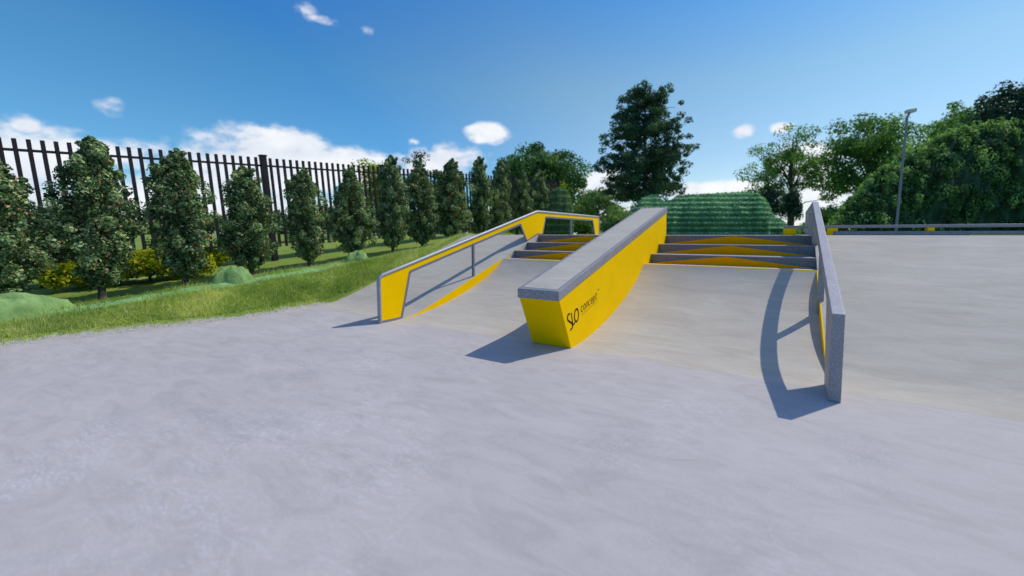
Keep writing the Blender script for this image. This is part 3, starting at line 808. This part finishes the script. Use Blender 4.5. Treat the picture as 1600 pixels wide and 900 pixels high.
YG = 'yellow green shrubs at the foot of the fence'
sh = [(62, 9.4, 368, 'yellow green shrub showing between the first two trees'), (128, 9.2, 402, 'low yellow green shrub left of the second tree trunk'),
      (182, 9.5, 396, 'yellow green shrub right of the second tree trunk'), (232, 9.8, 388, 'yellow green shrub in the gap between the second and third trees'),
      (285, 10.3, 396, 'yellow green shrub behind the third tree trunk'), (322, 11.6, 388, 'small yellow green shrub in the gap between the third and fourth trees'),
      (8, 9.2, 384, 'yellow green shrub behind the first tree at the left edge')]
for i, (px, D, pyt, lb_) in enumerate(sh):
    rng = np.random.default_rng(70+i)
    b = at(px, 400, D); b[2] = ground_z(b[0], b[1])
    hh = at(px, pyt, D)[2] - b[2]
    cl = broad_clumps(rng, .58, hh*.52, hh*.46, 62, .16, light=.4, hollow=.3)
    make_tree('yellow_shrub', tuple(b), lb_, 'shrub', YG, cl, [(0, 0, -.1, .04), (0, 0, hh*.5, .02)], [((0, 0, .1), c[:3], .015, .005) for c in cl[::6]], M['leaf_yellow'], 60, .085, rng, .9, .3)

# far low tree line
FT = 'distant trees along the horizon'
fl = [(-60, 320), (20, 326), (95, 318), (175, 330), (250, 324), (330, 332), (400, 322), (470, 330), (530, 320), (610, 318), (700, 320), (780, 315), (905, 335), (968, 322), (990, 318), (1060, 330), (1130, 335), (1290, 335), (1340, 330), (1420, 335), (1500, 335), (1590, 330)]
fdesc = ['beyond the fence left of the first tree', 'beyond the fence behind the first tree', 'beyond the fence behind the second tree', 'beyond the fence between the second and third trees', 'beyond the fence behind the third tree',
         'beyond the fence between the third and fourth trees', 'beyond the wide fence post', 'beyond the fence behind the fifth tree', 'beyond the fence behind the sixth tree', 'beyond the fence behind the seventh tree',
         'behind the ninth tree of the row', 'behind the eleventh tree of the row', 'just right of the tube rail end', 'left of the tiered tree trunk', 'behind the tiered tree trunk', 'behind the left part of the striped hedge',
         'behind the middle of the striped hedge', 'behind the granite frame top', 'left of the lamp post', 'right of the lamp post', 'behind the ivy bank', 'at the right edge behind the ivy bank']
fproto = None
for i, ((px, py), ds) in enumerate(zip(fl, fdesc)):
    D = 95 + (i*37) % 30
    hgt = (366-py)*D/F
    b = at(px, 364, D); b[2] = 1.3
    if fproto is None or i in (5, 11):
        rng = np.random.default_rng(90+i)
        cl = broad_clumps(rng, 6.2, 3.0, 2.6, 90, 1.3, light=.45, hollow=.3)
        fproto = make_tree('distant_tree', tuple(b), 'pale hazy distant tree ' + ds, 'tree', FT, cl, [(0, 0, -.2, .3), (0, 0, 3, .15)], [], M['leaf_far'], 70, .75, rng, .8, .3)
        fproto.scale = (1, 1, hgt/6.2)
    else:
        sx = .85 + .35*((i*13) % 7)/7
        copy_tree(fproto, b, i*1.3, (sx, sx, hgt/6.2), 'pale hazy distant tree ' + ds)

# far-off belt of woodland on the horizon
rng = np.random.default_rng(99)
cl = []
for a in np.arange(-1.75, 1.75, .009):
    for q in range(2):
        D_ = 135 + rng.uniform(-12, 12); hh = 1.3 + 1.6*abs(math.sin(a*9)) + rng.uniform(0, 1.6)
        cl.append((math.sin(a-.3)*D_, math.cos(a-.3)*D_, 1.0 + hh*rng.uniform(.2, 1), rng.uniform(1.1, 1.9), np.clip(rng.normal(.4, .2), 0, .85)))
Vw, Fw, tw = clump_leaves(cl, rng, 60, .95, .8, .2)
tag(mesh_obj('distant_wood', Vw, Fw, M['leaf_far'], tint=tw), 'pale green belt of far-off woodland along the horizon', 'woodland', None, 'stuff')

# striped clipped hedge: stepped horizontal bands of growth
def banded_hedge(name, D, outline, depth, bands, label, leafn, seed, zfloor=1.5, mat='leaf_hedge', size=.10, blg=.13, wav=1.0):
    """outline: (photo x, top photo y) silhouette at distance D"""
    rng = np.random.default_rng(seed)
    P = [at(px, 364, D) for px, _ in outline]; Hs = [at(px, py, D)[2] for px, py in outline]
    P = np.array(P); Hs = np.array(Hs)
    m = 90; tt = np.linspace(0, len(P)-1, m)
    base = np.stack([np.interp(tt, range(len(P)), P[:, i]) for i in range(2)], 1)
    hs = np.interp(tt, range(len(P)), Hs) - zfloor
    away = np.array([fw[0], fw[1]]); away /= np.linalg.norm(away)
    rows = bands*6; vs = []; Nrm = []
    back = 10
    for j in range(rows+back+1):
        for i in range(m):
            if j <= rows:
                v = j/rows; z = zfloor - .1 + v*hmax(hs) if False else zfloor - .1 + v*(hs[i]+.1)
                zz_ = (z-zfloor)
                ph = (zz_/ (max(hs)/bands)) % 1.0
                bulge = blg*math.sin(math.pi*ph)**.7
                off = depth*.55*(max(0.0, v-.35)/.65)**2.2 - bulge*1.0 + wav*(.12*math.sin(i*.35+2*v) + .06*math.sin(i*.9))
            else:
                k_ = (j-rows)/back; z = zfloor + hs[i]*(1-k_**2*1.0); off = depth*.55 + depth*.6*k_
            e_ = min(i, m-1-i)/6.0; off += .2*depth*max(0, 1-e_)**2 if j <= rows else 0
            aw = base[i]/np.linalg.norm(base[i])
            vs.append((base[i, 0]+aw[0]*off, base[i, 1]+aw[1]*off, z))
    fs = np.array([(j*m+i, j*m+i+1, (j+1)*m+i+1, (j+1)*m+i) for j in range(rows+back) for i in range(m-1)])
    t = empty(name, (*P[len(P)//2][:2], zfloor), label, 'hedge')
    mesh_obj('growth', vs, fs, M['hedge_core'], t, smooth=True)
    vs = np.array(vs)
    ii = rng.integers(0, rows, leafn); jj = rng.uniform(0, m-1.01, leafn)
    a = vs[ii*m + jj.astype(int)]; b_ = vs[(ii+1)*m + jj.astype(int)+1]; C = a + (b_-a)*rng.random((leafn, 1)) + rng.normal(0, .03, (leafn, 3))
    ph = ((C[:, 2]-zfloor)/(max(hs)/bands)) % 1.0
    tn = np.clip(.25 + .85*np.exp(-((ph-.62)/.10)**2) + rng.normal(0, .13, leafn), 0, .89)
    nn = np.tile(np.array([-away[0], -away[1], .5]), (leafn, 1))
    V, Ft = leaf_arrays(C, nn, size, rng, .6)
    mesh_obj('leaves', V, Ft, M[mat], t, tint=np.repeat(tn, 2))
    return t
banded_hedge('striped_hedge', 21, [(982, 350), (990, 325), (1003, 309), (1016, 302), (1026, 302), (1032, 312), (1048, 311), (1056, 305), (1075, 302), (1100, 301), (1130, 298), (1160, 297), (1180, 300), (1193, 308), (1201, 322), (1205, 338), (1216, 341), (1226, 348), (1230, 362)], 2.4, 9,
             'large rounded hedge with horizontal light stripes behind the wider stairs', 60000, 81)
banded_hedge('screen_bush', 19.5, [(852, 340), (857, 312), (864, 296), (874, 291), (884, 295), (891, 307), (894, 340)], 1.2, 7,
             'narrow tall bright green clipped bush behind the flat end of the tube rail', 22000, 82, size=.08, blg=.05, wav=.15, mat='leaf_far')
big_tree('dark_shrub', 915, 27, 898, 945, 338, 364, M['leaf_mid'], 'low dark green bush seen through the rear opening of the tube rail', 'shrub', seed=58, ncl=40, per=80, leaf=.13, cr=.28, light=.3, hollow=.3)

# ivy covered bank on the right
def ivy_bank():
    rng = np.random.default_rng(85)
    D = 19
    sil = [(1300, 362), (1318, 338), (1335, 318), (1360, 292), (1390, 268), (1420, 255), (1445, 240), (1480, 222), (1520, 212), (1560, 204), (1600, 198), (1700, 190), (1900, 180), (2200, 190)]
    P = np.array([at(px, 364, D)[:2] for px, _ in sil]); Hs = np.array([at(px, py, D+3)[2] for px, py in sil]) - 1.5
    m = 120; tt = np.linspace(0, len(P)-1, m)
    base = np.stack([np.interp(tt, range(len(P)), P[:, i]) for i in range(2)], 1); hs = np.interp(tt, range(len(P)), Hs)
    away = np.array([fw[0]*.3+rt[0]*.0, 1.0]); away = away/np.linalg.norm(away)
    away = np.array([.05, 1.0])
    rows = 46; vs = []
    for j in range(rows+1):
        v = j/rows
        for i in range(m):
            z = 1.45 + (hs[i]+.05)*math.sin(min(1, v/.8)*math.pi/2) if v < .8 else 1.45 + (hs[i]+.05)*(1-((v-.8)/.2)**2*.5)
            off = 3.6*(v/.8)**1.3 if v < .8 else 3.6 + (v-.8)/.2*5
            bump_ = .22*math.sin(i*.55+j*.3) * math.sin(j*.45+i*.13) + .12*math.sin(i*1.3-j*.7)
            vs.append((base[i, 0]+away[0]*off, base[i, 1]+away[1]*off - bump_, z + .10*bump_))
    fs = np.array([(j*m+i, j*m+i+1, (j+1)*m+i+1, (j+1)*m+i) for j in range(rows) for i in range(m-1)])
    t = empty('ivy_bank', (*P[4], 1.5), 'steep dark bank overgrown with hanging ivy at the right of the photo', 'overgrown bank')
    mesh_obj('growth', vs, fs, M['ivy_core'], t, smooth=True)
    vs = np.array(vs)
    ncl = 900; ii = rng.integers(0, rows-2, ncl); jj = rng.integers(0, m-3, ncl)
    cc = vs[ii*m+jj] + rng.normal(0, .06, (ncl, 3)); cc[:, 1] -= .08
    tint = np.clip(rng.normal(.36, .32, ncl) + .25*(ii/rows) - .1, 0, .85)
    cl = np.concatenate([cc, rng.uniform(.14, .34, (ncl, 1)), tint[:, None]], 1)
    V, Ft, tn = clump_leaves(cl, rng, 75, .15, 1.35, .3, 1.6, .42)
    mesh_obj('ivy', V, Ft, M['leaf_ivy'], t, tint=tn)
ivy_bank()

# ------------------------------------------------------------------ lamp post
D = 17.5
pf = at(1399.5, 360, D); pt2 = at(1413, 186, D); pf[2] = 1.52
lt = empty('street_lamp', tuple(pf), 'slim leaning steel lamp post with a flat pale head in front of the ivy bank', 'street lamp')
tp = np.array([pt2[0], pf[1]-.05, pt2[2]])
MB().tube([pf, pf*.5+tp*.5, tp], [.055, .045, .038], 12).build('pole', M['pole'], lt, smooth=True)
MB().tube([tp + np.array([0, 0, -.05]), tp + np.array([.08, 0, .14])], [.04, .04], 8).build('bracket', M['frame'], lt, smooth=True)
e1 = np.array([rt[0], rt[1], .12])
hd = MB().bar(tp + np.array([-.06, 0, .18]), tp + np.array([.27, .1, .22]), .22, .13).build('lamp_head', M['lamp_head'], lt, bevel=.01)
MB().tube([pf, pf + np.array([0, 0, .12])], [.12, .11], 12).build('base_plate', M['pole'], lt)

# ------------------------------------------------------------------ world, sun, camera
sun_to = Vector((.48, .76, 1.0)).normalized()
el = math.asin(sun_to.z); az = math.atan2(sun_to.x, sun_to.y)
w = bpy.data.worlds.new('World'); SC.world = w; w.use_nodes = True
nt = w.node_tree; bg = nt.nodes['Background']
sky = nt.nodes.new('ShaderNodeTexSky'); sky.sky_type = 'NISHITA'; sky.sun_disc = False
sky.sun_elevation = el; sky.sun_rotation = az; sky.air_density = 1.0; sky.dust_density = .35; sky.ozone_density = 2.2; sky.altitude = 0
tc = nt.nodes.new('ShaderNodeTexCoord')
sep = nt.nodes.new('ShaderNodeSeparateXYZ'); L(nt, tc.outputs['Generated'], sep.inputs[0])
azn = math_(nt, 'ARCTAN2', sep.outputs[0], sep.outputs[1])
eln = math_(nt, 'ARCSINE', sep.outputs[2])
cmb = nt.nodes.new('ShaderNodeCombineXYZ'); L(nt, azn, cmb.inputs[0]); L(nt, eln, cmb.inputs[1])
nz = nt.nodes.new('ShaderNodeTexNoise'); nz.inputs['Scale'].default_value = 9; nz.inputs['Detail'].default_value = 7; nz.inputs['Roughness'].default_value = .58
mp = nt.nodes.new('ShaderNodeMapping'); mp.inputs['Scale'].default_value = (1, 1, 1.6); L(nt, tc.outputs['Generated'], mp.inputs['Vector']); L(nt, mp.outputs[0], nz.inputs['Vector'])
nz2 = nt.nodes.new('ShaderNodeTexNoise'); nz2.inputs['Scale'].default_value = 34; nz2.inputs['Detail'].default_value = 6; L(nt, mp.outputs[0], nz2.inputs['Vector'])
# clouds: (photo x, y, half width, half height, strength)
CL = [(40, 262, 130, 72, 1.0), (40, 198, 30, 18, .7), (150, 238, 110, 22, .85), (225, 232, 55, 14, .7), (175, 165, 24, 14, .42), (420, 256, 120, 54, 1.0), (455, 232, 70, 30, 1.0), (530, 254, 85, 26, 1.0), (560, 268, 80, 30, .8),
      (345, 290, 90, 40, .8), (700, 252, 62, 26, .95), (640, 262, 40, 22, .7), (762, 208, 32, 17, .95), (405, 207, 48, 11, .48), (480, 15, 20, 12, .42), (500, 30, 30, 9, .4), (575, 46, 11, 7, .4), (647, 222, 9, 5, .4),
      (935, 290, 45, 26, .85), (960, 330, 70, 24, .7), (1120, 298, 100, 16, .95), (1161, 205, 18, 11, .85), (1221, 199, 20, 9, .85), (1255, 255, 60, 32, .8), (1285, 300, 60, 36, .85),
      (200, 330, 420, 48, .8), (640, 345, 400, 26, .6), (1200, 345, 300, 20, .6)]
tot = None
for px, py, hw, hh, st in CL:
    d = ray(px, py); d = d/np.linalg.norm(d)
    d1 = ray(px+hw, py); d1 /= np.linalg.norm(d1); d2 = ray(px, py-hh); d2 /= np.linalg.norm(d2)
    a0, e0 = math.atan2(d[0], d[1]), math.asin(d[2])
    wa = abs(math.atan2(d1[0], d1[1])-a0); we = abs(math.asin(d2[2])-e0)
    vm = nt.nodes.new('ShaderNodeVectorMath'); vm.operation = 'SUBTRACT'; L(nt, cmb.outputs[0], vm.inputs[0]); vm.inputs[1].default_value = (a0, e0, 0)
    v2 = nt.nodes.new('ShaderNodeVectorMath'); v2.operation = 'MULTIPLY'; L(nt, vm.outputs[0], v2.inputs[0]); v2.inputs[1].default_value = (1/wa, 1/we, 0)
    v3 = nt.nodes.new('ShaderNodeVectorMath'); v3.operation = 'LENGTH'; L(nt, v2.outputs[0], v3.inputs[0])
    q = math_(nt, 'MULTIPLY', math_(nt, 'SUBTRACT', 1.15, v3.outputs['Value'], clamp=False), st)
    q = math_(nt, 'MINIMUM', q, st*.75)
    tot = q if tot is None else math_(nt, 'MAXIMUM', tot, q)
amp = math_(nt, 'MULTIPLY', math_(nt, 'ADD', tot, .25, clamp=True), 2.6)
dens = math_(nt, 'ADD', tot, math_(nt, 'MULTIPLY', math_(nt, 'SUBTRACT', nz.outputs['Fac'], .5), amp))
dens = math_(nt, 'ADD', dens, math_(nt, 'MULTIPLY', math_(nt, 'SUBTRACT', nz2.outputs['Fac'], .5), .8))
mr = nt.nodes.new('ShaderNodeMapRange'); mr.interpolation_type = 'SMOOTHSTEP'; L(nt, dens, mr.inputs['Value'])
mr.inputs['From Min'].default_value = -.05; mr.inputs['From Max'].default_value = .50
cf = math_(nt, 'MULTIPLY', mr.outputs[0], .93)
shade = ramp(nt, nz.outputs['Fac'], [(.3, (4.6, 4.95, 5.7)), (.62, (6.6, 6.7, 6.9))])
skt = ramp(nt, sep.outputs[2], [(0.0, (.80, .82, .80)), (.17, (.72, .80, .80)), (.33, (.66, .85, .82)), (.50, (.33, .74, 1.0)), (.60, (.40, .78, 1.05)), (.72, (1.1, 1.12, 1.35)), (1.0, (1.3, 1.3, 1.5))])
skc = mixc(nt, 1.0, sky.outputs['Color'], skt, 'MULTIPLY')
vd = nt.nodes.new('ShaderNodeVectorMath'); vd.operation = 'DOT_PRODUCT'; L(nt, tc.outputs['Generated'], vd.inputs[0]); vd.inputs[1].default_value = tuple(sun_to)
# deeper blue away from the sun
skc = mixc(nt, 1.0, skc, ramp(nt, vd.outputs['Value'], [(0.0, (.50, .88, 1.12)), (.22, (.44, .84, 1.14)), (.56, (1, 1, 1))]), 'MULTIPLY')
L(nt, mixc(nt, cf, skc, shade), bg.inputs['Color'])
bg.inputs['Strength'].default_value = .15

sd_ = bpy.data.lights.new('sun', 'SUN'); sd_.energy = 3.2; sd_.angle = math.radians(.5); sd_.color = (1.0, .95, .87)
so = bpy.data.objects.new('sun', sd_); COL.objects.link(so); so.rotation_euler = sun_to.to_track_quat('Z', 'Y').to_euler()

cd = bpy.data.cameras.new('camera'); co = bpy.data.objects.new('camera', cd); COL.objects.link(co)
co.location = tuple(CAM)
co.rotation_euler = (math.radians(90)-pit, 0, yaw)
cd.sensor_width = 36; cd.lens = F/1600*36; cd.shift_x = (800-XP)/1600; cd.shift_y = (YP-450)/1600
cd.clip_start = .05; cd.clip_end = 8000
cd.dof.use_dof = True; cd.dof.focus_distance = 6.2; cd.dof.aperture_fstop = .6
SC.camera = co
SC.view_settings.view_transform = 'Standard'; SC.view_settings.look = 'None'; SC.view_settings.exposure = 0; SC.view_settings.gamma = 1
SC.view_settings.use_curve_mapping = False
